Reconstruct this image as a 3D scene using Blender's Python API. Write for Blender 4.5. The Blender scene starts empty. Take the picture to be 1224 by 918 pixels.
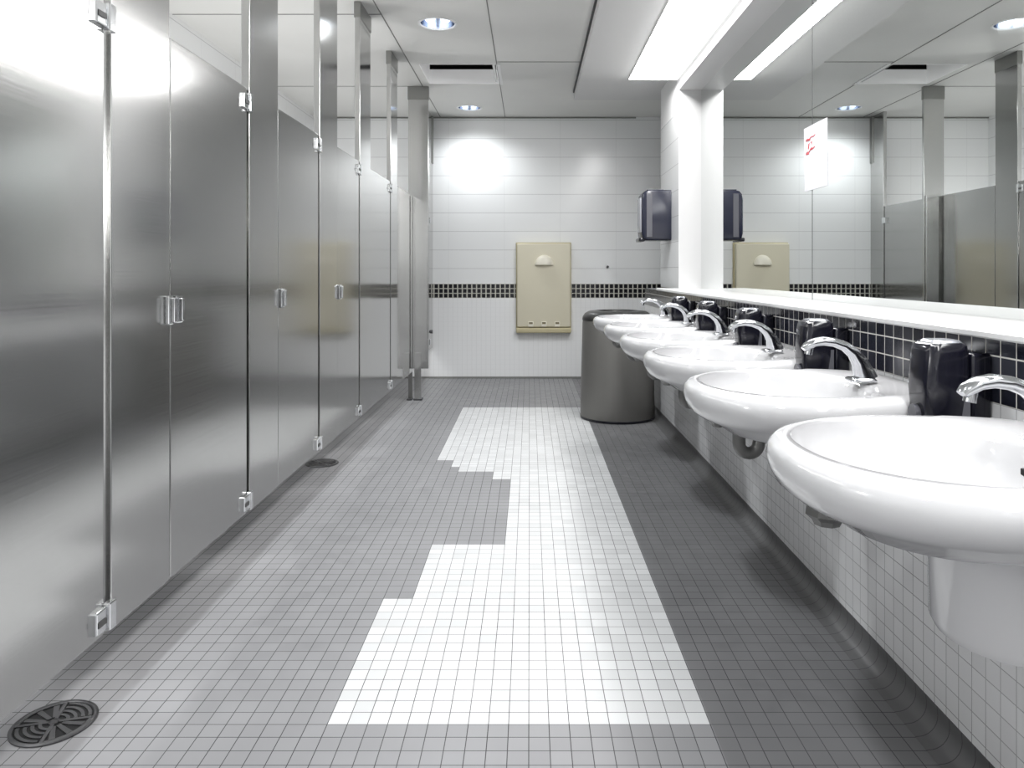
import bpy, bmesh, math, random
from mathutils import Vector, Matrix
random.seed(4)
PI = math.pi
scene = bpy.context.scene
COL = scene.collection

# ---------------------------------------------------------------- helpers: objects
def link(o, parent=None):
    COL.objects.link(o)
    if parent is not None:
        o.parent = parent
    return o

def tag(o, label=None, cat=None, group=None, kind=None):
    if label: o['label'] = label
    if cat: o['category'] = cat
    if group: o['group'] = group
    if kind: o['kind'] = kind
    return o

def thing(name, label, cat, loc, group=None, rotz=0):
    o = bpy.data.objects.new(name, None)
    o.location = loc
    o.rotation_euler = (0, 0, rotz)
    o.empty_display_size = .05
    link(o)
    return tag(o, label, cat, group)

def obj(name, bm, mat, parent=None, smooth=False, loc=None):
    me = bpy.data.meshes.new(name)
    bmesh.ops.recalc_face_normals(bm, faces=bm.faces)
    bm.to_mesh(me); bm.free()
    if smooth:
        for p in me.polygons: p.use_smooth = True
        if smooth != 'all':
            me.set_sharp_from_angle(angle=math.radians(38))
    if isinstance(mat, (list, tuple)):
        for m in mat: me.materials.append(m)
    else:
        me.materials.append(mat)
    o = bpy.data.objects.new(name, me)
    if loc is not None: o.location = loc
    return link(o, parent)

def struct(name, bm, mat, smooth=False):
    o = obj(name, bm, mat, None, smooth)
    o['kind'] = 'structure'
    return o

def copy_tree(o, parent=None):
    c = o.copy(); COL.objects.link(c)
    if parent is not None: c.parent = parent
    for ch in list(o.children): copy_tree(ch, c)
    return c

# ---------------------------------------------------------------- helpers: meshes
def B(): return bmesh.new()

def box(bm, x0, x1, y0, y1, z0, z1, bev=0, seg=2, mi=0):
    vs = [bm.verts.new(p) for p in ((x0,y0,z0),(x1,y0,z0),(x1,y1,z0),(x0,y1,z0),(x0,y0,z1),(x1,y0,z1),(x1,y1,z1),(x0,y1,z1))]
    fs = [bm.faces.new([vs[i] for i in f]) for f in ((0,3,2,1),(4,5,6,7),(0,1,5,4),(1,2,6,5),(2,3,7,6),(3,0,4,7))]
    for f in fs: f.material_index = mi
    if bev > 0:
        es = list({e for f in fs for e in f.edges})
        bmesh.ops.bevel(bm, geom=es, offset=bev, segments=seg, profile=.5, affect='EDGES')
    return bm

def boxm(*a, **k): return box(B(), *a, **k)

def quad(bm, pts, mi=0):
    f = bm.faces.new([bm.verts.new(p) for p in pts]); f.material_index = mi
    return bm

def loft(bm, rings, cap0=True, cap1=True, closed=True, mi=0):
    vr = [[bm.verts.new(p) for p in r] for r in rings]
    n = len(vr[0])
    for a, b in zip(vr[:-1], vr[1:]):
        for i in range(n if closed else n-1):
            j = (i+1) % n
            f = bm.faces.new((a[i], a[j], b[j], b[i])); f.material_index = mi
    if cap0: bm.faces.new(vr[0][::-1]).material_index = mi
    if cap1: bm.faces.new(vr[-1]).material_index = mi
    return bm

def circ(cx, cy, z, r, n=32, ry=None):
    ry = r if ry is None else ry
    return [(cx+r*math.cos(2*PI*i/n), cy+ry*math.sin(2*PI*i/n), z) for i in range(n)]

def lathe(bm, prof, cx=0, cy=0, n=40, cap0=True, cap1=True, mi=0):
    return loft(bm, [circ(cx, cy, z, r, n) for r, z in prof], cap0, cap1, mi=mi)

def rrect(cx, cy, z, hx, hy, r, k=5):
    pts = []
    for q, (sx, sy) in enumerate(((1,1),(-1,1),(-1,-1),(1,-1))):
        for i in range(k+1):
            a = q*PI/2 + i/k*PI/2
            pts.append((cx+sx*(hx-r)+r*math.cos(a), cy+sy*(hy-r)+r*math.sin(a), z))
    return pts

def tube(bm, pts, rad, n=14, caps=True):
    pts = [Vector(p) for p in pts]
    rings = []
    up = None
    for i, p in enumerate(pts):
        t = (pts[min(i+1, len(pts)-1)] - pts[max(i-1, 0)]).normalized()
        if up is None:
            up = Vector((0,0,1)) if abs(t.z) < .9 else Vector((1,0,0))
        s = t.cross(up).normalized(); u = s.cross(t).normalized(); up = u
        r = rad[i] if isinstance(rad, (list, tuple)) else rad
        rings.append([tuple(p + s*r*math.cos(2*PI*k/n) + u*r*math.sin(2*PI*k/n)) for k in range(n)])
    return loft(bm, rings, caps, caps)

def plate_with_holes(outer, holes, z):
    """flat sheet in the XY plane with real holes (2D curve fill)."""
    cu = bpy.data.curves.new('sheet', 'CURVE'); cu.dimensions = '2D'; cu.fill_mode = 'BOTH'
    for loop in [outer] + holes:
        sp = cu.splines.new('POLY'); sp.points.add(len(loop)-1)
        for i, (x, y) in enumerate(loop): sp.points[i].co = (x, y, 0, 1)
        sp.use_cyclic_u = True
    t = bpy.data.objects.new('sheet', cu)
    COL.objects.link(t)
    me = bpy.data.meshes.new_from_object(t.evaluated_get(bpy.context.evaluated_depsgraph_get()))
    bm = B(); bm.from_mesh(me)
    bpy.data.objects.remove(t); bpy.data.curves.remove(cu); bpy.data.meshes.remove(me)
    for v in bm.verts: v.co.z = z
    return bm

# ---------------------------------------------------------------- helpers: materials
class Mat:
    def __init__(s, name):
        s.m = bpy.data.materials.new(name); s.m.use_nodes = True
        s.t = s.m.node_tree; s.n = s.t.nodes
        s.b = s.n['Principled BSDF']
        s._pos = None
    def set(s, **k):
        names = dict(color='Base Color', rough='Roughness', metal='Metallic', ior='IOR', coat='Coat Weight',
                     coat_rough='Coat Roughness', aniso='Anisotropic', spec='Specular IOR Level',
                     emis='Emission Color', estr='Emission Strength', normal='Normal', trans='Transmission Weight',
                     sub='Subsurface Weight')
        for a, v in k.items(): s.put(s.b.inputs[names[a]], v)
        return s
    def put(s, sock, v):
        if isinstance(v, bpy.types.NodeSocket): s.t.links.new(v, sock)
        elif isinstance(v, tuple) and len(v) == 3 and sock.type == 'RGBA': sock.default_value = (*v, 1)
        else: sock.default_value = v
    def math(s, op, a, b=0., c=None, clamp=False):
        n = s.n.new('ShaderNodeMath'); n.operation = op; n.use_clamp = clamp
        s.put(n.inputs[0], a); s.put(n.inputs[1], b)
        if c is not None: s.put(n.inputs[2], c)
        return n.outputs[0]
    def pos(s, i):
        if s._pos is None:
            g = s.n.new('ShaderNodeTexCoord')       # object coordinates: the set is built at the world origin
            x = s.n.new('ShaderNodeSeparateXYZ'); s.t.links.new(g.outputs['Object'], x.inputs[0])
            s._pos = x; s._vec = g.outputs['Object']
        return s._pos.outputs[i]
    def vec(s, scale=(1,1,1)):
        s.pos(0)
        n = s.n.new('ShaderNodeMapping'); n.inputs['Scale'].default_value = scale
        s.t.links.new(s._vec, n.inputs[0]); return n.outputs[0]
    def comb(s, x, y, z=0.):
        n = s.n.new('ShaderNodeCombineXYZ')
        for i, v in enumerate((x, y, z)): s.put(n.inputs[i], v)
        return n.outputs[0]
    def noise(s, scale, vec=None, detail=3., rough=.5):
        n = s.n.new('ShaderNodeTexNoise'); s.put(n.inputs['Vector'], vec if vec is not None else s.vec())
        n.inputs['Scale'].default_value = scale; n.inputs['Detail'].default_value = detail; n.inputs['Roughness'].default_value = rough
        return n.outputs[0]
    def white(s, vec):
        n = s.n.new('ShaderNodeTexWhiteNoise'); n.noise_dimensions = '3D'; s.put(n.inputs['Vector'], vec); return n.outputs[0]
    def mix(s, f, a, b):
        n = s.n.new('ShaderNodeMix'); n.data_type = 'RGBA'
        s.put(n.inputs[0], f); s.put(n.inputs[6], a); s.put(n.inputs[7], b); return n.outputs[2]
    def mixf(s, f, a, b):
        n = s.n.new('ShaderNodeMix'); n.data_type = 'FLOAT'
        s.put(n.inputs[0], f); s.put(n.inputs[2], a); s.put(n.inputs[3], b); return n.outputs[0]
    def ramp(s, f, lo, hi, a, b):
        n = s.n.new('ShaderNodeMapRange'); s.put(n.inputs[0], f)
        for i, v in enumerate((lo, hi, a, b)): n.inputs[i+1].default_value = v
        return n.outputs[0]
    def bump(s, h, strength=.3, dist=.002):
        n = s.n.new('ShaderNodeBump'); n.inputs['Strength'].default_value = strength; n.inputs['Distance'].default_value = dist
        s.put(n.inputs['Height'], h); return n.outputs[0]
    def joint(s, axis, off, size, g):
        """1 on a joint of width g, 0 on the tile; also the cell index."""
        u = s.math('DIVIDE', s.math('SUBTRACT', s.pos(axis), off), size)
        f = s.math('FRACT', u)
        d = s.math('MINIMUM', f, s.math('SUBTRACT', 1., f))
        return s.math('LESS_THAN', d, g/size/2), s.math('FLOOR', u)
    def AND(s, *a):
        r = a[0]
        for x in a[1:]: r = s.math('MULTIPLY', r, x)
        return r
    def OR(s, *a):
        r = a[0]
        for x in a[1:]: r = s.math('MAXIMUM', r, x)
        return r
    def gt(s, a, b): return s.math('GREATER_THAN', a, b)
    def lt(s, a, b): return s.math('LESS_THAN', a, b)

def simple(name, color, rough=.5, metal=0., **k):
    return Mat(name).set(color=color, rough=rough, metal=metal, **k).m

T = .0508
# floor -------------------------------------------------------------
def floor_mat():
    M = Mat('floor_mosaic_tile')
    jx, cx = M.joint(0, -.510, T, .0022)
    jy, cy = M.joint(1, 1.846, T, .0022)
    def rect(c0, c1, r0, r1):
        return M.AND(M.gt(cx, c0-.5), M.lt(cx, c1+.5), M.gt(cy, r0-.5), M.lt(cy, r1-.5))
    white = M.OR(rect(0,18,0,14), rect(2,18,14,24), rect(8,18,24,43), rect(6,18,43,46), rect(2,18,46,48),
                 rect(1,18,48,51), rect(-1,18,51,85))
    rnd = M.white(M.comb(cx, cy, 3.))
    big = M.noise(1.3, detail=4.)
    g = M.math('ADD', M.ramp(rnd, 0, 1, .0, .028), M.ramp(big, .3, .7, -.015, .02))
    base = M.n.new('ShaderNodeCombineColor')
    dk = M.math('MULTIPLY', M.ramp(M.pos(0), .455, .46, 1., .62), 1.)      # shade beside the sinks painted into the grey tiles
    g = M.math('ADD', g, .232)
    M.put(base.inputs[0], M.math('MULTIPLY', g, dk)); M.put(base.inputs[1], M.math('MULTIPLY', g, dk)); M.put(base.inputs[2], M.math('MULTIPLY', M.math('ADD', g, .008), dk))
    w = M.n.new('ShaderNodeCombineColor')
    for i, v in enumerate((.60, .605, .61)): M.put(w.inputs[i], M.math('ADD', M.ramp(rnd, 0, 1, -.05, .05), v))
    tile = M.mix(white, base.outputs[0], w.outputs[0])
    grout = M.mix(M.ramp(M.noise(3.), .35, .65, 0, 1), (.035,.035,.037), (.085,.085,.088))
    groutw = M.mix(M.ramp(M.noise(2.3), .35, .65, 0, 1), (.07,.07,.072), (.22,.22,.22))
    grout = M.mix(white, grout, groutw)
    j = M.math('MAXIMUM', jx, jy)
    M.set(color=M.mix(j, tile, grout), rough=M.mixf(j, M.ramp(rnd, 0, 1, .36, .5), .85), spec=.4,
          normal=M.bump(M.math('SUBTRACT', 1., j), .25, .001))
    return M.m

def small_white_tile(name, au, av, ou, ov, band=None):
    """white 50 mm mosaic, below the black band (z .858-1.01)"""
    M = Mat(name)
    ju, cu = M.joint(au, ou, T, .0022); jv, cv = M.joint(av, ov, T, .0022)
    j = M.math('MAXIMUM', ju, jv)
    rnd = M.white(M.comb(cu, cv, 1.))
    tile = M.mix(rnd, (.76,.76,.765), (.82,.82,.825))
    g = M.mix(M.ramp(M.noise(2.), .35, .65, 0, 1), (.17,.17,.175), (.4,.4,.4))
    c = M.mix(j, tile, g)
    z = M.pos(2)
    isb = M.gt(z, .858)
    jb = M.math('MAXIMUM', M.joint(au, ou, T, .0034)[0], M.joint(av, ov, T, .0034)[0])
    black = M.mix(rnd, (.012,.013,.022), (.05,.052,.065))
    cb = M.mix(jb, black, (.62,.60,.56))
    M.set(color=M.mix(isb, c, cb), rough=M.mixf(j, .16, .8), spec=.5, normal=M.bump(M.math('SUBTRACT', 1., j), .2, .001))
    return M.m

def wall_tile(name, au):
    """back wall / pier: big white tile above, black band, small white tile below."""
    M = Mat(name)
    z = M.pos(2)
    jv, cv = M.joint(2, 1.176, .199, .0045)
    jv = M.AND(jv, M.gt(z, 1.03))
    ju, cu = M.joint(au, .93, .6, .0025)
    rnd = M.white(M.comb(cu, cv, 1.))
    big = M.mix(rnd, (.87,.88,.885), (.89,.90,.90))
    ju = M.AND(ju, M.gt(z, 1.01))
    up = M.mix(jv, M.mix(M.math('MULTIPLY', ju, .3), big, (.3,.3,.3)), (.56,.56,.57))
    # band
    jb = M.math('MAXIMUM', M.joint(au, -.01, T, .013)[0], M.joint(2, .8596, T, .009)[0])
    band = M.mix(jb, (.008,.008,.012), (.52,.51,.46))
    isb = M.AND(M.gt(z, .8596), M.lt(z, 1.012))
    ju2 = M.joint(au, -.01, T, .003)[0]; jz2 = M.joint(2, .8596, T, .0025)[0]
    low = M.mix(M.math('MULTIPLY', M.math('MAXIMUM', ju2, M.math('MULTIPLY', jz2, .4)), .22), (.88,.885,.89), (.4,.4,.4))
    c = M.mix(M.gt(z, 1.0), low, up)
    c = M.mix(isb, c, band)
    wave = M.noise(2.5, detail=1.)
    M.set(color=c, rough=.2, spec=.4, normal=M.bump(wave, .05, .02))
    return M.m

def steel_mat():
    M = Mat('brushed_stainless_steel')
    wave = M.noise(1.1, M.vec((1, .5, 1.6)), detail=1.5)
    streak = M.noise(1., M.vec((3, 1.5, 260)), detail=2.)
    lw = M.n.new('ShaderNodeLayerWeight'); lw.inputs['Blend'].default_value = .5
    graze = M.ramp(lw.outputs['Facing'], .70, .90, 0, 1)
    M.set(color=M.mix(M.noise(.9, M.vec((1,1,2.))), (.47,.47,.465), (.54,.54,.53)), metal=1.,
          rough=M.mixf(graze, M.ramp(streak, .2, .8, .14, .20), .04), normal=M.bump(wave, .18, .02))
    return M.m

def steel_plain(name, col, rough): return simple(name, col, rough, 1.)

def ceil_mat():
    M = Mat('ceiling_panel')
    c = M.mix(M.ramp(M.noise(1.1), .3, .7, 0, 1), (.66,.66,.64), (.72,.72,.70))
    M.set(color=c, rough=.55)
    return M.m

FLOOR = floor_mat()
WR = small_white_tile('sink_wall_mosaic', 1, 2, 1.556, .8576-.0508*20)
WB = wall_tile('back_wall_tile', 0)
WP = wall_tile('pier_tile', 1)
STEEL = steel_mat()
CAP = steel_plain('dark_steel_cap', (.30,.30,.29), .3)
CHROME = steel_plain('chrome', (.78,.79,.80), .09)
CHROME2 = steel_plain('faucet_chrome', (.55,.56,.58), .12)
CEIL = ceil_mat()
PAINT = simple('white_paint', (.80,.80,.80), .45)
SHELF = simple('white_solid_surface', (.80,.80,.80), .22)
DARKJ = simple('dark_joint', (.06,.06,.06), .8)
GREYJ = simple('grey_joint', (.22,.22,.21), .8)
PORC = simple('white_porcelain', (.58,.58,.59), .09, coat=.3, coat_rough=.04)
BLACK = simple('black_gloss_plastic', (.006,.006,.012), .14)
SMOKE = simple('grey_smoked_plastic', (.10,.10,.115), .25)
NAVY = simple('dark_navy_plastic', (.012,.014,.03), .22)
BEIGE = simple('beige_plastic', (.72,.675,.53), .45)
BEIGE2 = simple('beige_plastic_edge', (.54,.48,.30), .5)
CREAM = simple('cream_plastic', (.88,.84,.72), .4)
BROWN = simple('brown_recess_shade', (.20,.17,.10), .6)
IRON = simple('drain_metal', (.10,.10,.105), .38, .8)
HOLE = simple('drain_hole_black', (.004,.004,.005), .7)
PIPE = simple('dull_grey_pipe', (.16,.16,.155), .4, .5)
MIRROR = simple('mirror_glass', (.80,.82,.81), .0, 1.)
PAPER = simple('white_paper', (.80,.80,.84), .7)
RED = simple('red_marker', (.75,.03,.05), .6)
BINST = Mat('dull_steel_bin')
BINST.set(color=(.20,.195,.185), metal=.6, rough=BINST.ramp(BINST.noise(1., BINST.vec((40,40,2))), .2,.8,.42,.5))
BINST = BINST.m
BINTOP = simple('dark_bin_lid', (.06,.06,.058), .35, .6)
COVE = Mat('dark_cove_tile')
_j = COVE.joint(1, 1.846, T, .0025)[0]
COVE.set(color=COVE.mix(_j, (.11,.11,.112), (.03,.03,.03)), rough=.4); COVE = COVE.m
def emit(name, col, s):
    M = Mat(name); M.set(color=(.8,.8,.8), emis=col, estr=s); return M.m
LIGHTM = emit('fluorescent_diffuser', (1.,.995,.99), 18.)
LIPM = emit('glowing_lip', (1,1,1), .75)
VENTW = emit('vent_white_glow', (1,1,1), .12)  # faint glow added to the white to brighten the recess faces
BULBM = emit('downlight_bulb', (.80,.89,1.), 1.5)
CANM = simple('downlight_reflector', (.55,.6,.7), .18, 1.)

YB = 7.86     # back wall
YN = -2.4     # wall behind the camera
XL = -2.30    # back of the stalls
HC = 2.80     # ceiling
# ================================================================= SETTING
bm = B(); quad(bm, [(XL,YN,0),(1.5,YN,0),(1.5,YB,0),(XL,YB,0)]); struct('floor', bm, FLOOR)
bm = B(); box(bm, XL-.1, 1.6, YB, YB+.1, 0, HC+.1); struct('wall_back', bm, WB)
bm = B(); box(bm, XL-.1, XL, YN, YB, 0, HC+.1); struct('wall_left', bm, WP)
bm = B(); box(bm, XL-.1, 1.6, YN-.1, YN, 0, HC+.1); struct('wall_front', bm, WB)

def circle2(cx, cy, r, n=40): return [(cx+r*math.cos(2*PI*i/n), cy+r*math.sin(2*PI*i/n)) for i in range(n)]
def rect2(x0, x1, y0, y1): return [(x0,y0),(x1,y0),(x1,y1),(x0,y1)]
DL = [(-.615, 4.90), (-.61, 7.42), (-.615, 2.30), (-.615, -.30)]
VX0, VX1, VY0, VY1 = -.88, -.27, 5.86, 6.46
SX, SY, SZ = .41, 6.72, 2.715     # soffit edge, end, height
bm = plate_with_holes(rect2(XL-.05, 1.55, YN-.05, YB+.05), [circle2(x, y, .118) for x, y in DL] + [rect2(VX0, VX1, VY0, VY1)], HC)
ceiling = struct('ceiling', bm, CEIL)
# plenum boards above the vent and the lamps
bm = B(); box(bm, XL-.1, 1.6, YN-.1, YB+.1, HC+.30, HC+.34); struct('ceiling_slab', bm, DARKJ)
# joints between ceiling panels: thin battens
bm = B()
g = .007
for x in (-.262, -.955): box(bm, x-g/2, x+g/2, YN, YB, HC-.003, HC+.001)
for y in (5.79, 3.99, 2.19, .39): box(bm, -.262, SX, y-g/2, y+g/2, HC-.003, HC+.001)
for y in (6.55, 4.72, 2.92, 1.12): box(bm, XL, -.955, y-g/2, y+g/2, HC-.003, HC+.001)
struct('trim_ceiling_joints', bm, GREYJ)
bm = B(); box(bm, XL, 1.14, YB-.012, YB, HC-.014, HC); struct('trim_back_ceiling', bm, GREYJ)
# dropped soffit with the light slot
LX0, LX1, LY0, LY1 = .806, 1.07, -1.9, 6.0
LYW = 5.655
LZ1 = 2.62            # the lens slants down towards the wall
bm = plate_with_holes([(SX,YN),(1.46,YN),(1.46,SY),(SX,SY)], [[(LX0,LY0),(1.139,LY0),(1.139,LYW),(LX1,LYW),(LX0,LY1)]], SZ)
quad(bm, [(SX,YN,SZ),(SX,SY,SZ),(SX,SY,HC),(SX,YN,HC)]); quad(bm, [(SX,SY,SZ),(1.46,SY,SZ),(1.46,SY,HC),(SX,SY,HC)])
SOFF = simple('soffit_paint', (.62,.62,.615), .5)
struct('ceiling_soffit', bm, SOFF)
bm = B(); box(bm, SX-.012, SX, YN, SY, HC-.02, HC-.001); struct('trim_soffit_shadow_line', bm, DARKJ)

# right wall: low tiled chase, recessed mirror wall, header, pier
XW, XP, XM = 1.0, 1.14, 1.318
PY0, PY1 = 5.60, 6.36
bm = B(); box(bm, XW, 1.5, YN, PY1, 0, .999); struct('wall_right', bm, WR)
bm = B(); box(bm, XM, 1.5, YN, PY1, .999, HC); struct('wall_right_mirror_backing', bm, PAINT)
bm = B(); box(bm, XP, XM, YN, PY0, 2.53, HC, .003); struct('wall_right_header', bm, PAINT)
bm = B(); box(bm, XP, 1.5, PY0+.001, PY1, 2.375, HC); struct('wall_right_pier_head', bm, PAINT)
bm = B(); box(bm, XP, 1.5, PY0+.012, PY1, .999, 2.375); struct('wall_right_pier', bm, WP)
bm = B(); box(bm, XP, XM+.02, PY0, PY0+.012, 1.01, 2.53, .002); struct('trim_mirror_post', bm, PAINT)
bm = B(); box(bm, 1.40, 1.5, PY1, YB, 0, HC); struct('wall_right_recess', bm, WP)
# shelf (ledge) below the mirror
bm = B()
prof = [(.972,.998),(.967,1.002),(.967,1.012),(.972,1.017),(1.0,1.0175),(1.31,1.0105),(1.318,1.0105),(1.318,.998)]
loft(bm, [[(x,y,z) for x,z in prof] for y in (YN, PY0)])
struct('trim_mirror_ledge', bm, SHELF)
# cove base
bm = B()
pr = [(XW-.055,.0005)] + [(XW-.05+.05*math.sin(a), .052-.05*math.cos(a)) for a in [i*PI/2/8 for i in range(9)]] + [(XW-.002,.075),(XW+.001,.075),(XW+.001,.0005)]
loft(bm, [[(x,y,z) for x,z in pr] for y in (YN, PY1)])
struct('baseboard_right', bm, COVE, smooth=True)
bm = B(); box(bm, XL, 1.4, YB-.012, YB, 0, .018); struct('baseboard_back', bm, GREYJ)

# ================================================================= MIRRORS
def mirror(y0, y1, label):
    bm = B(); box(bm, XM-.008, XM-.001, y0, y1, 1.011, 2.53)
    o = obj('mirror', bm, MIRROR); tag(o, label, 'mirror', 'wall mirrors above the sinks')
mirror(3.399, PY0-.001, 'far frameless wall mirror panel next to the white post')
mirror(.55, 3.391, 'near frameless wall mirror panel running out of the right edge')
bm = B(); box(bm, XM-.007, XM-.0005, 3.390, 3.400, 1.011, 2.53); struct('trim_mirror_seam', bm, DARKJ)

# paper notice on the mirror
t = thing('paper_notice', 'white paper sheet with red handwriting taped on the mirror seam', 'notice', (XM-.0076, 3.355, 1.67))
bm = B()
ny, nz = 8, 8
def pp(i, k, off=0):
    y = .135 - .27*i/ny; z = -.15 + .30*k/nz
    x = -.0005 - .002*math.sin(PI*i/ny)
    return (x+off, y + .01*(k/nz-.5), z + .03*(i/ny-.5)*0)
loft(bm, [[pp(i,k) for k in range(nz+1)] + [pp(i,k,-.0015) for k in range(nz,-1,-1)] for i in range(ny+1)])
obj('sheet', bm, PAPER, t, smooth=True)
bm = B()
def stroke(pts, r=.0022):
    P = []
    for (u, v) in pts:
        y = .135 - .27*u; x = -.0005-.002*math.sin(PI*u) - .0015
        P.append((x, y+.01*(v-.5), -.15+.30*v))
    tube(bm, P, r, 6)
stroke([(.10,.80),(.18,.815),(.26,.80),(.34,.825),(.44,.815),(.52,.83)])
stroke([(.12,.785),(.22,.79),(.30,.785)])
stroke([(.20,.66),(.22,.72),(.26,.74),(.24,.69),(.21,.65)], .0016)
stroke([(.32,.73),(.37,.75),(.36,.70)], .0016)
stroke([(.10,.59),(.16,.61),(.24,.60),(.30,.63),(.38,.625),(.50,.65)])
stroke([(.11,.575),(.20,.585),(.24,.57)])
stroke([(.30,.635),(.36,.65),(.42,.635)])
obj('red_writing', bm, RED, t)

# ================================================================= LIGHTS
t = thing('strip_light', 'long glowing fluorescent strip light recessed in the soffit above the sinks', 'light', ((LX0+LX1)/2, 2.05, SZ))
def rel(bm, o):
    bmesh.ops.translate(bm, verts=bm.verts, vec=-Vector(o.location)); return bm
bm = B(); quad(bm, [(LX0+.006,LY0,SZ),(LX0+.006,LY1-.006,SZ),(LX1-.004,LYW,LZ1+.003),(LX1-.004,LY0,LZ1+.003)]); rel(bm, t); obj('diffuser', bm, LIGHTM, t)
bm = B()
box(bm, LX0-.001, LX0+.006, LY0, LY1, SZ-.003, SZ+.012)
loft(bm, [[(LX0,LY1+d,SZ),(LX1,LYW+d,LZ1),(1.139,LYW+d,LZ1),(1.139,LYW+d,SZ),(LX1,LYW+d,SZ)] for d in (0,.004)])
rel(bm, t); obj('frame', bm, PAINT, t)
bm = B(); box(bm, LX1-.004, 1.1395, LY0, LYW, LZ1, LZ1+.008); rel(bm, t); obj('added_glow_lip', bm, LIPM, t)  # underside beside the lens, weak glow added to whiten it

dls = ['round recessed ceiling downlight with two bluish bulbs, nearer of the two in view',
       'small round recessed ceiling downlight close to the tiled back wall',
       'round recessed ceiling downlight over the second stall door', 'round recessed ceiling downlight above the camera position']
d0 = None
for i, (x, y) in enumerate(DL):
    if i == 0:
        d0 = t = thing('downlight', dls[0], 'light', (x, y, HC), 'recessed ceiling downlights')
        bm = B(); lathe(bm, [(.119,.002),(.131,.001),(.131,-.004),(.118,-.006),(.114,.004),(.119,.002)], cap0=False, cap1=False)
        obj('trim_ring', bm, PAINT, t, smooth=True)
        bm = B(); lathe(bm, [(.116,.0),(.114,.05),(.100,.11),(.085,.14)], cap0=False, cap1=True); obj('reflector', bm, CANM, t, smooth=True)
        for s in (-1, 1):
            bm = B(); bmesh.ops.create_uvsphere(bm, u_segments=16, v_segments=10, radius=.045)
            for v in bm.verts: v.co = Vector((s*.052+v.co.x*.85, v.co.y*1.3, .045+v.co.z*.8))
            obj('bulb', bm, BULBM, t, smooth='all')
    else:
        c = copy_tree(d0); c.location = (x, y, HC); c['label'] = dls[i]
    L = bpy.data.lights.new('downlight_lamp', 'SPOT'); L.energy = 34 if i == 1 else (100 if i == 0 else 60); L.spot_size = math.radians(150); L.spot_blend = .8
    L.shadow_soft_size = .09; L.color = (.95,.98,1.)
    lo = bpy.data.objects.new('downlight_lamp', L); lo.location = (x, y, HC-.02); COL.objects.link(lo)
for k, y in enumerate((.6, 1.55, 2.45, 3.35, 4.2, 5.3, 6.9)):  # added fill lights inside the stalls, unseen and without fittings
    L = bpy.data.lights.new('stall_fill_light', 'POINT'); L.energy = 14; L.shadow_soft_size = .12; L.color = (1,.995,.99)
    lo = bpy.data.objects.new('stall_fill_light', L); lo.location = (-1.9, y, 1.5); COL.objects.link(lo)

# ceiling vent: open recess with inner faces
t = thing('ceiling_vent', 'square open ceiling recess with white inner faces above the far stalls', 'vent', ((VX0+VX1)/2, (VY0+VY1)/2, HC))
bm = B()
box(bm, VX0-.004, VX0, VY0, VY1, HC-.002, HC+.17); box(bm, VX1, VX1+.004, VY0, VY1, HC-.002, HC+.17)
box(bm, VX0, VX1, VY1, VY1+.004, HC-.002, HC+.125); box(bm, VX0, VX1, VY0-.004, VY0, HC-.002, HC+.17)
rel(bm, t); obj('frame', bm, VENTW, t)
bm = B(); box(bm, VX0-.05, VX1+.05, VY0-.05, VY1+.05, HC+.175, HC+.185); rel(bm, t); obj('back_plate', bm, DARKJ, t)
bm = B(); box(bm, VX1-.03, VX1-.012, VY0+.02, VY1-.03, HC+.005, HC+.035); rel(bm, t); obj('side_rail', bm, CAP, t)
bm = B(); box(bm, VX1+.01, VX1+.035, VY0-.02, VY1+.02, HC-.006, HC-.001); rel(bm, t); obj('edge_strip', bm, PAINT, t)

# ================================================================= STALL FRONTS
XF = -1.04
ZB, ZT = .25, 1.82
def hinge(bm, y, z, side):
    """small chrome wrap-around bracket; y is the gap line"""
    box(bm, XF-.032, XF+.012, y-.032, y-.004, z-.028, z+.028, .004)
    box(bm, XF-.010, XF+.016, y-.004, y+.006, z-.036, z+.036, .003)
    box(bm, XF+.0005, XF+.010, y+.006, y+.026, z-.026, z+.026, .003)

def pilaster(y0, y1, label, divider=True, foot=False):
    t = thing('stall_pilaster', label, 'pilaster', (XF, (y0+y1)/2, HC), 'ceiling-hung steel pilasters')
    bm = B(); box(bm, XF-.032, XF, y0, y1, ZB, HC-.002, .0025, 2); rel(bm, t); obj('post_panel', bm, STEEL, t)
    bm = B(); box(bm, XF-.037, XF+.005, y0-.005, y1+.005, HC-.10, HC, .004); rel(bm, t); obj('ceiling_cap', bm, CAP, t)
    if divider:
        ym = (y0+y1)/2
        bm = B(); box(bm, XL+.012, XF-.045, ym-.0125, ym+.0125, ZB+.05, ZT, .002); rel(bm, t); obj('divider_panel', bm, STEEL, t)
        for zz in (ZT-.2, ZB+.12):
            bm = B(); box(bm, XF-.05, XF-.032, ym-.022, ym+.022, zz, zz+.08, .003); rel(bm, t); obj('bracket', bm, CHROME, t)
    return t

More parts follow.
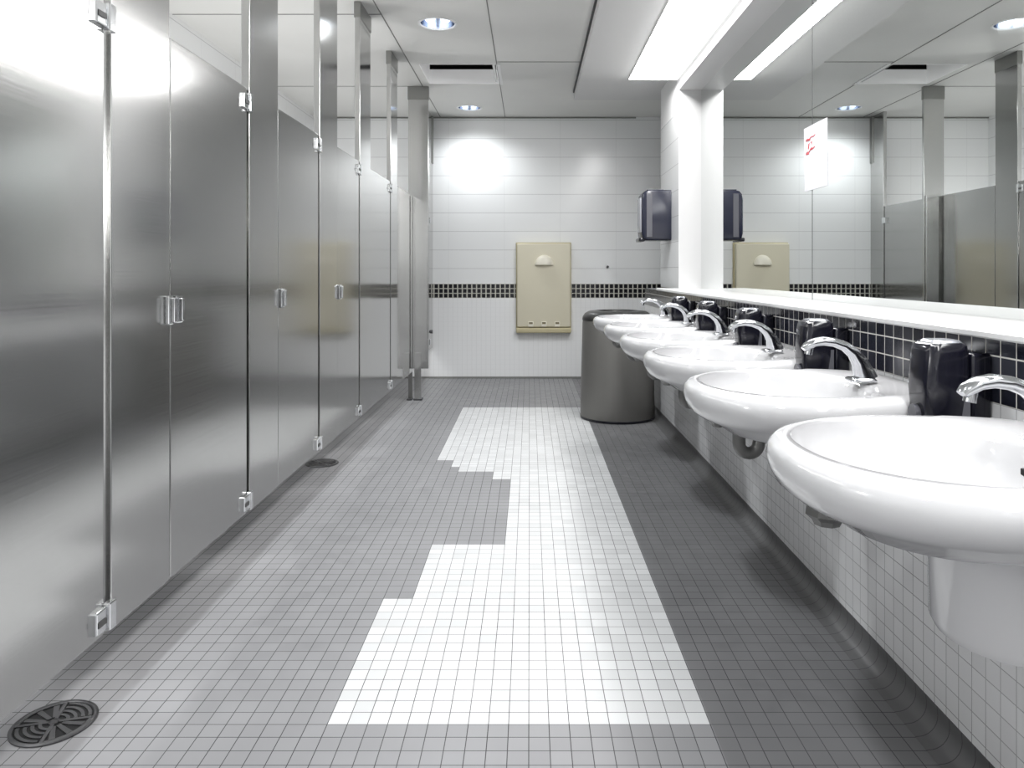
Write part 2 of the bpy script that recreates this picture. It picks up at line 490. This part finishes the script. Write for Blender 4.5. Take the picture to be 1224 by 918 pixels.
def door(y0, y1, label, hinges=True, latch=True, zb=ZB, gap=.016):
    t = thing('stall_door', label, 'door', (XF, y1, zb), 'stainless steel stall doors')
    bm = B(); box(bm, XF-.030, XF-.004, y0, y1, zb, ZT, .003, 2); rel(bm, t); obj('door_panel', bm, STEEL, t)
    if hinges:
        for z in (ZT-.055, zb+.045):
            bm = B(); box(bm, XF-.036, XF+.008, y1-.050, y1-.006, z-.028, z+.028, .004)
            box(bm, XF-.004, XF+.014, y1-.006, y1+gap, z-.034, z+.034, .003)
            rel(bm, t); h = obj('hinge', bm, CHROME, t)
            bm = B(); box(bm, XF+.0085, XF+.0105, y1-.046, y1-.012, z-.010, z+.004, .0005); rel(bm, t); obj('slot', bm, DARKJ, h)
    if latch:
        z = 1.03
        bm = B(); box(bm, XF-.004, XF+.012, y0+.006, y0+.046, z-.040, z+.040, .004); rel(bm, t); l = obj('latch_plate', bm, CHROME, t)
        bm = B(); box(bm, XF+.012, XF+.024, y0+.018, y0+.030, z-.034, z+.034, .003); rel(bm, t); obj('latch_knob', bm, CHROME, l)
    return t

def keeper(t, y, z=1.03):
    bm = B(); box(bm, XF, XF+.014, y-.030, y-.004, z-.042, z+.042, .004)
    box(bm, XF+.014, XF+.026, y-.022, y-.012, z-.036, z+.036, .003)
    rel(bm, t); obj('strike_plate', bm, CHROME, t)

door(1.215, 1.798, 'tall stainless steel stall door nearest the camera, cut off by the left edge', latch=False, gap=.024)
pA = pilaster(1.822, 2.118, 'nearest full height steel pilaster, right of the cut-off door'); keeper(pA, 2.118)
door(2.130, 2.706, 'second stainless steel stall door from the camera, between two wide pilasters')
pilaster(2.722, 3.030, 'second steel pilaster from the camera, right of the second stall door')
door(3.042, 3.620, 'third stainless steel stall door from the camera, with small latch at its left edge')
pilaster(3.636, 3.965, 'third steel pilaster from the camera, behind the far floor drain')
door(3.977, 4.480, 'fourth stainless steel stall door from the camera, narrow and dark below', gap=.015)
pilaster(4.495, 4.790, 'fourth steel pilaster from the camera, its rounded cap below the frame top')
door(4.800, 5.485, 'fifth steel stall door from the camera, mirroring the white tiled wall', latch=False, gap=.012)
pilaster(5.497, 5.760, 'slim far steel pilaster between the two doors that mirror the tiled wall')
door(5.772, 6.535, 'sixth steel stall door, ending at the pilaster with floor legs', hinges=False, latch=False)
# pilaster with legs, facing the camera
t = thing('stall_pilaster', 'steel pilaster turned to the room, standing on two floor legs', 'pilaster', (-.995, 6.565, 0), 'ceiling-hung steel pilasters')
bm = B(); box(bm, -1.085, -.905, 6.55, 6.582, .275, HC, .0025); rel(bm, t); obj('post_panel', bm, STEEL, t)
bm = B(); box(bm, -1.09, -.90, 6.545, 6.587, HC-.12, HC-.001, .004); rel(bm, t); obj('ceiling_cap', bm, CAP, t)
bm = B(); box(bm, -1.022, -.912, 6.520, 6.546, .290, ZT, .003); rel(bm, t); obj('stiffener', bm, STEEL, t)
bm = B(); box(bm, -1.085, -1.050, 6.555, 6.578, .002, .275, .002); rel(bm, t); obj('leg', bm, CAP, t)
bm = B(); box(bm, -1.022, -.962, 6.500, 6.519, .002, .42, .002); rel(bm, t); obj('leg', bm, STEEL, t)
for x0, x1 in ((-1.09,-1.045),(-1.03,-.955)):
    bm = B(); box(bm, x0, x1, 6.496, 6.585, .0005, .014, .002); rel(bm, t); obj('foot', bm, IRON, t)
# last narrow door and wall channel
t = door(6.640, 7.560, 'farthest steel stall door beside the tiled back wall', hinges=False, latch=False, zb=.33)
for z in (1.67, .42):
    bm = B(); box(bm, XF-.006, XF+.022, 7.51, 7.5752, z-.03, z+.03, .004); rel(bm, t); obj('hinge', bm, CHROME, t)
bm = B(); tube(bm, [(XF-.004,7.30,.545),(XF+.05,7.30,.545)], .012); tube(bm, [(XF+.05,7.30,.545),(XF+.075,7.30,.545)], .018); rel(bm, t); obj('stop_bumper', bm, IRON, t)
t = thing('stall_pilaster', 'thin steel wall strip in the far left corner of the tiled wall', 'pilaster', (XF, 7.7, HC), 'ceiling-hung steel pilasters')
bm = B(); box(bm, XF-.032, XF+.002, 7.575, YB+.002, .33, HC+.002, .002); rel(bm, t); obj('post_panel', bm, STEEL, t)
bm = B(); box(bm, XF-.036, XF+.012, 7.80, YB, 2.3, HC, .002); rel(bm, t); obj('wall_channel', bm, CAP, t)

# ================================================================= FLOOR DRAINS
def drain(x, y, label, rotz):
    t = thing('floor_drain', label, 'drain', (x, y, 0), 'round floor drains', rotz)
    bm = B(); lathe(bm, [(.001,.0008),(.088,.0008),(.088,.0014)], n=40); obj('pit', bm, HOLE, t)
    bm = B(); lathe(bm, [(.086,.001),(.097,.001),(.097,.004),(.094,.006),(.088,.006),(.086,.004),(.086,.001)], cap0=False, cap1=False); obj('rim', bm, IRON, t, smooth=True)
    bm = B()
    lathe(bm, [(.001,.0016),(.012,.0016),(.012,.0055),(.001,.0055)], n=20)
    for q in range(4):
        a = q*PI/2
        c, s = math.cos(a), math.sin(a)
        # spokes
        P = [(.008,-.0045),(.087,-.0045),(.087,.0045),(.008,.0045)]
        lo_ = [(c*u-s*v, s*u+c*v, .0016) for u,v in P]; hi = [(c*u-s*v, s*u+c*v, .0055) for u,v in P]
        loft(bm, [lo_, hi])
        if q % 2 == 0:
            for r in (.03,.046,.062,.078):
                arc = [a + .12 + (PI/2-.24)*k/10 for k in range(11)]
                i0 = [(math.cos(w)*(r-.004), math.sin(w)*(r-.004), .0016) for w in arc]
                o0 = [(math.cos(w)*(r+.004), math.sin(w)*(r+.004), .0016) for w in arc]
                i1 = [(p[0],p[1],.005) for p in i0]; o1 = [(p[0],p[1],.005) for p in o0]
                loft(bm, [[i0[k],o0[k],o1[k],i1[k]] for k in range(11)])
        else:
            for w0 in (.25,.75,1.25):
                w = a + w0
                P = [(.022,-.005),(.078,-.007),(.078,.007),(.022,.005)]
                c2, s2 = math.cos(w), math.sin(w)
                loft(bm, [[(c2*u-s2*v, s2*u+c2*v, zz) for u,v in P] for zz in (.0016,.0045)])
            arc = [a + (PI/2)*k/10 for k in range(11)]
            loft(bm, [[(math.cos(w)*(.08), math.sin(w)*.08, .0016),(math.cos(w)*.087, math.sin(w)*.087, .0016),(math.cos(w)*.087, math.sin(w)*.087, .005),(math.cos(w)*.08, math.sin(w)*.08, .005)] for w in arc])
    obj('grate', bm, IRON, t)
drain(-1.20, 1.850, 'round dark metal floor drain in the near left corner, partly under the first door', .25)
drain(-1.235, 4.36, 'small round floor drain farther back, under the third pilaster', .7)

# ================================================================= BACK WALL OBJECTS
t = thing('changing_station', 'beige fold-down baby changing station mounted on the white tiled back wall', 'changing station', (.153, YB, .49))
X0, X1, Z0, Z1 = -.145, .445, .49, 1.455
bm = B(); box(bm, X0, X1, YB-.035, YB-.001, Z0, Z1, .008, 3); rel(bm, t); obj('wall_frame', bm, BEIGE2, t, smooth=True)
bm = B(); box(bm, X0+.012, X1-.012, YB-.105, YB-.036, Z0+.065, Z1-.014, .014, 4); rel(bm, t); obj('fold_down_bed', bm, BEIGE, t, smooth=True)
bm = B(); box(bm, X0+.004, X1-.004, YB-.115, YB-.036, Z0+.004, Z0+.058, .010, 3); rel(bm, t); obj('hinge_bar', bm, BEIGE2, t, smooth=True)
for k in (-.14, 0, .14):
    bm = B(); box(bm, .153+k-.028, .153+k+.028, YB-.116, YB-.1055, Z0+.070, Z0+.125, .004)
    rel(bm, t); r_ = obj('bracket', bm, CREAM, t, smooth=True)
    bm = B(); box(bm, .153+k-.020, .153+k+.020, YB-.1175, YB-.1162, Z0+.098, Z0+.120, .0005); rel(bm, t); obj('slot', bm, BROWN, r_)  # brown patch painted as the shade in the opening
bm = B()   # half-dome handle, flat underside
rings = []
for i in range(9):
    a = i/8*PI/2
    rr = math.cos(a)
    rings.append([(.155 + .098*rr*math.cos(PI*k/16), YB-.1055 - .055*rr*math.sin(PI*k/16), 1.215+.105*math.sin(a)) for k in range(17)])
rings[-1] = [(.155+.002*math.cos(PI*k/16), YB-.1055-.001*math.sin(PI*k/16), 1.32) for k in range(17)]
loft(bm, rings); rel(bm, t); obj('handle', bm, CREAM, t, smooth=True)

bm = B(); tube(bm, [(.835, YB-.001, 1.195), (.835, YB-.03, 1.195)], .013); o = obj('wall_peg', bm, BLACK, None, smooth=True)
tag(o, 'tiny black peg on the white back wall right of the changing station', 'peg')

# towel dispenser on the pier
t = thing('towel_dispenser', 'dark navy paper towel dispenser mounted on the far pier beside the mirror post', 'dispenser', (XP, 6.0, 1.39))
ya, yb = 5.885, 6.125
bm = B()
rings = []
for z, x, ins in ((1.405,.945,.012),(1.395,.94,.0),(1.41,.912,0),(1.45,.905,0),(1.70,.905,0),(1.755,.908,.004),(1.785,.925,.012),(1.797,.96,.02)):
    pass
prof = [(XP-.001,1.395),(.935,1.395),(.912,1.41),(.903,1.45),(.903,1.72),(.910,1.765),(.930,1.790),(.965,1.800),(XP-.001,1.800)]
def inset(p, d):
    cx, cz = 1.03, 1.6
    return [(min(x + (d if x < cx else 0), XP-.001), z + (d if z < cz else -d)) for x, z in p]
for y, d in ((ya,.014),(ya+.006,.004),(ya+.016,0),(yb-.016,0),(yb-.006,.004),(yb,.014)):
    rings.append([(x,y,z) for x,z in inset(prof, d)])
loft(bm, rings); rel(bm, t); obj('body', bm, NAVY, t, smooth=True)
bm = B(); box(bm, .895, .904, ya+.03, yb-.03, 1.46, 1.74, .004); rel(bm, t); obj('front_window', bm, simple('pale_reflective_cover', (.45,.46,.5), .2), t, smooth=True)
bm = B(); box(bm, .940, .985, ya-.004, ya, 1.42, 1.77, .0015); rel(bm, t); obj('side_rib', bm, SMOKE, t)
bm = B(); box(bm, .885, .93, ya+.02, yb-.02, 1.385, 1.415, .006); rel(bm, t); obj('lever', bm, BLACK, t, smooth=True)
bm = B(); box(bm, .95, 1.08, ya+.02, yb-.02, 1.799, 1.806, .003); rel(bm, t); obj('top_cover', bm, SMOKE, t)

# waste bin
t = thing('waste_bin', 'tall round dull steel waste bin standing behind the farthest sink', 'bin', (.69, 5.76, 0))
bm = B(); lathe(bm, [(.290,.012),(.291,.02),(.285,.30),(.274,.74),(.272,.762)], n=64); obj('body', bm, BINST, t, smooth=True)
bm = B(); lathe(bm, [(.286,.0005),(.293,.004),(.293,.018),(.288,.020)], n=64); obj('base_ring', bm, BLACK, t, smooth=True)
bm = B(); lathe(bm, [(.274,.762),(.276,.768),(.272,.79),(.255,.815),(.225,.832),(.17,.838),(.16,.83),(.15,.78),(.02,.775)], n=64); obj('lid', bm, BINTOP, t, smooth=True)

# ================================================================= SINKS
N = 72
def outline(s, xf, xb, hw, hwb, nf=2.25, nb=5.):
    """closed plan curve, local coordinates: x from wall 0 (back) to -x (front); s scales the front"""
    pts = []
    cx = xb - (xb-xf)*.46
    for i in range(N):
        a = 2*PI*i/N
        c, sn = math.cos(a), math.sin(a)
        if c < 0:
            n = nf; ax = cx-xf; hy = hw
        else:
            n = nb; ax = xb-cx; hy = hw
        r = (abs(c)**n + abs(sn)**n)**(-1/n)
        x = cx + ax*r*c; y = hy*r*sn
        if c > 0:
            k = min(1, (x-cx)/ax); y *= 1-(1-hwb/hw)*k**1.6
        pts.append((x, y))
    return pts
def lerp(P, Q, t): return [(a[0]*(1-t)+b[0]*t, a[1]*(1-t)+b[1]*t) for a, b in zip(P, Q)]
def ell(cx, rx, ry, n=2.0):
    out = []
    for i in range(N):
        a = 2*PI*i/N; c, s = math.cos(a), math.sin(a)
        r = (abs(c)**n+abs(s)**n)**(-1/n)
        out.append((cx+rx*r*c, ry*r*s))
    return out
def make_sink(label):
    t = thing('wall_sink', label, 'sink', (XW, 0, .85), 'white wall-hung sinks')
    xf, xb = -.588, -.001
    O = outline(1, xf, xb, .292, .250)
    def off(d):   # inward offset about the outline (back stays at the wall)
        return outline(1, xf+d, xb, .292-d, .250-d*.9)
    Inn = ell(-.345, .205, .225, 2.2)
    D_ = ell(-.33, .022, .022)
    bm = B()
    R = []
    def ring(P, z, dz=None):
        R.append([(x, y, (z if dz is None else z+dz(x))) for x, y in P])
    bowl_u = ell(-.33, .10, .11)
    ring(lerp(D_, bowl_u, .4), -.146)
    ring(bowl_u, -.142)
    ring(ell(-.31, .175, .185, 2.2), -.124)
    ring(off(.075), -.104, lambda x: -.02 if x > -.1 else -.02*max(0, 1+ (x+.1)/.4))
    ring(off(.035), -.088)
    ring(off(.014), -.072)
    ring(off(.003), -.050)
    ring(off(.0), -.034)
    ring(off(.004), -.016)
    ring(off(.014), -.005)
    ring(off(.028), .000)
    ring(lerp(off(.04), Inn, .15), .001, lambda x: .003 if x > -.2 else 0)
    ring(lerp(off(.04), Inn, .75), -.001)
    ring(lerp(off(.04), Inn, .92), -.006)
    ring(Inn, -.018)
    ring(ell(-.342, .190, .208, 2.2), -.045)
    ring(ell(-.338, .170, .185, 2.1), -.080)
    ring(ell(-.335, .135, .145), -.112)
    ring(ell(-.332, .080, .085), -.130)
    ring(D_, -.137)
    loft(bm, R)
    obj('basin', bm, PORC, t, smooth='all')
    bm = B(); lathe(bm, [(.001,-.1345),(.022,-.1345),(.024,-.137),(.001,-.139)], cx=-.33, n=24); obj('drain_ring', bm, CHROME, t, smooth=True)
    for k in range(4):
        y = (k-1.5)*.020
        bm = B(); xx = -.1522 - .002*abs(k-1.5)
        box(bm, xx-.004, xx+.004, y-.006, y+.006, -.062, -.046, .001); obj('overflow_slot', bm, HOLE, t)
    # tail piece and trap
    bm = B()
    c_ = -.424; zc = -.160; r = .026
    pts = [(c_-r,0,-.120),(c_-r,0,zc)] + [(c_-r*math.cos(a), 0, zc-r*math.sin(a)) for a in [i*PI/10 for i in range(1,11)]] + [(c_+r,0,-.150),(c_+r+.02,0,-.143),(c_+r+.06,0,-.142),(-.003,0,-.142)]
    tube(bm, pts, [.017]*2+[.0165]*(len(pts)-2), 16)
    obj('drain_trap', bm, PIPE, t, smooth=True)
    bm = B(); lathe(bm, [(.022,-.080),(.024,-.100),(.017,-.108),(.014,-.116),(.004,-.117)], n=8); obj('bolt_cap', bm, PIPE, t, loc=(-.505, 0, 0))
    return t
def make_faucet(label):
    t = thing('faucet', label, 'faucet', (XW-.130, 0, .8535), 'chrome faucets on the sinks')
    bm = B()
    loft(bm, [rrect(0,0,.0,.034,.028,.010), rrect(0,0,.005,.034,.028,.010), rrect(0,0,.009,.030,.024,.009)])
    obj('base_plate', bm, CHROME2, t, smooth=True)
    bm = B()
    path = [(.012,.006,.024,.030),(.006,.025,.0225,.026),(-.003,.050,.021,.020),(-.020,.074,.020,.0155),(-.044,.092,.019,.013),
            (-.072,.102,.0185,.012),(-.100,.105,.018,.0115),(-.124,.101,.0175,.0105),(-.142,.091,.0165,.010),(-.150,.083,.013,.007)]
    rings = []
    for i, (x, z, hw, ht) in enumerate(path):
        a = Vector(path[max(i-1,0)][:2]); b = Vector(path[min(i+1,len(path)-1)][:2]); d = (b-a).normalized()
        nx, nz = -d.y, d.x
        rings.append([(x+nx*ht*math.copysign(abs(math.sin(w))**.75, math.sin(w)), hw*math.copysign(abs(math.cos(w))**.75, math.cos(w)), z+nz*ht*math.copysign(abs(math.sin(w))**.75, math.sin(w))) for w in [2*PI*k/20 for k in range(20)]])
    loft(bm, rings); obj('spout', bm, CHROME2, t, smooth=True)
    bm = B(); tube(bm, [(-.134,0,.090),(-.138,0,.070)], .0105, 16); obj('aerator', bm, CHROME2, t, smooth=True)
    bm = B(); box(bm, .006, .030, -.010, .010, .009, .028, .004); obj('rear_housing', bm, CHROME2, t, smooth=True)
    return t
def make_dispenser(label):
    t = thing('soap_dispenser', label, 'dispenser', (XW, 0, .80), 'black soap dispensers between the sinks')
    bm = B()
    H = .186
    def R_(z, x0, x1, hy, r): return rrect((x0+x1)/2, 0, z, (x1-x0)/2, hy, r)
    loft(bm, [R_(.0,-.135,-.052,.042,.02), R_(.01,-.142,-.050,.047,.022), R_(.09,-.148,-.048,.049,.024), R_(H-.02,-.142,-.048,.049,.024), R_(H-.006,-.137,-.050,.046,.022), R_(H,-.128,-.056,.040,.02)])
    obj('body', bm, BLACK, t, smooth=True)
    bm = B(); loft(bm, [R_(H+.0002,-.125,-.058,.038,.018), R_(H+.005,-.120,-.062,.033,.016)]); obj('top_cap', bm, simple('silver_grey_cap', (.3,.31,.34), .25, .7), t, smooth=True)
    bm = B(); box(bm, -.0475, -.001, -.040, .040, .02, H-.022, .008, 3); obj('wall_mount', bm, BLACK, t, smooth=True)
    bm = B()
    pr = [(-.120,.004),(-.120,.045),(-.095,.078),(-.07,.098),(-.054,.098),(-.054,.004)]
    loft(bm, [[(x,-.0475,z) for x,z in pr],[(x,-.040,z) for x,z in pr]]); obj('side_window', bm, SMOKE, t)
    bm = B(); tube(bm, [(-.155,0,.03),(-.142,0,.03)], .018, 14); obj('push_button', bm, SMOKE, t, smooth=True)
    return t

C0, DP = 1.22, .705
order = ['nearest', 'second', 'third', 'fourth', 'fifth', 'farthest']
sl = ['white porcelain wall-hung sink nearest the camera, cut off by the right edge',
      'second white porcelain sink from the camera, with a ring-shaped trap below',
      'third white porcelain sink from the camera, in the middle of the row',
      'fourth white porcelain sink from the camera',
      'fifth white porcelain sink from the camera, second from the bin',
      'farthest white porcelain sink, right in front of the steel bin']
fl = ['chrome faucet with its spout cut off at the right edge, on the nearest sink',
      'curved chrome faucet on the second sink from the camera',
      'curved chrome faucet on the third sink from the camera',
      'curved chrome faucet on the fourth sink from the camera',
      'small chrome faucet on the fifth sink from the camera',
      'tiny chrome faucet on the farthest sink by the bin']
dlb = ['black wall soap dispenser nearest the camera, behind the nearest sink',
      'black wall soap dispenser between the second and third sinks',
      'black wall soap dispenser between the third and fourth sinks',
      'black wall soap dispenser between the fourth and fifth sinks',
      'farthest black wall soap dispenser, beside the last sink']
sp = make_sink(sl[0]); fp = make_faucet(fl[0]); dp = make_dispenser(dlb[0])
sinks = []
for i in range(6):
    y = C0 + DP*i
    s = sp if i == 0 else copy_tree(sp); s.location = (XW, y, .85); s['label'] = sl[i]; sinks.append(s)
    f = fp if i == 0 else copy_tree(fp); f.location = (XW-.130, y, .8535); f['label'] = fl[i]
    if i < 5:
        d = dp if i == 0 else copy_tree(dp); d.location = (XW, y+.40, .80); d['label'] = dlb[i]
# trap covers (shrouds)
def shroud(sink, z0, xf, hw, z1=-.160):
    bm = B()
    def U(z, e):
        P = [(-.001, hw-e), (-.001, -hw+e)]
        r = hw - e
        cx = xf + e + r*.8
        return [(-.001, -(hw-e), z)] + [(cx - r*.8*math.cos(a)if True else 0, -r*math.cos(PI/2-a) if False else r*math.sin(a), z) for a in [-PI/2 + PI*k/18 for k in range(19)]] + [(-.001, hw-e, z)]
    loft(bm, [U(z0,.02), U(z0+.004,.008), U(z0+.02,0), U(z1,-.004)])
    obj('trap_cover', bm, PORC, sink, smooth=True)
for c in list(sinks[0].children):
    if c.name.startswith('drain_trap'): bpy.data.objects.remove(c)      # hidden inside the cover
    elif c.name.startswith('bolt_cap'): c.scale = (1.5, 1.5, 1.12)
shroud(sinks[0], -.318, -.318, .112, -.115)
shroud(sinks[2], -.215, -.375, .10, -.12)

# ================================================================= CAMERA / WORLD / VIEW
cam = bpy.data.cameras.new('camera')
cam.sensor_fit = 'HORIZONTAL'; cam.sensor_width = 36
cam.lens = 876/1224*36
cam.shift_x = -21/1224
cam.shift_y = -134/1224
cam.clip_start = .02
co = bpy.data.objects.new('camera', cam); co.location = (0, 0, 1.14); co.rotation_euler = (PI/2, 0, 0)
COL.objects.link(co); scene.camera = co

w = bpy.data.worlds.new('world'); scene.world = w; w.use_nodes = True
w.node_tree.nodes['Background'].inputs[0].default_value = (.9,.92,.95,1)
w.node_tree.nodes['Background'].inputs[1].default_value = .05
scene.view_settings.view_transform = 'Standard'
scene.view_settings.look = 'None'
scene.view_settings.exposure = .42
scene.cycles.use_denoising = True
scene.cycles.max_bounces = 10
scene.cycles.diffuse_bounces = 5
scene.cycles.glossy_bounces = 6
scene.cycles.sample_clamp_indirect = 6
scene.cycles.caustics_reflective = False
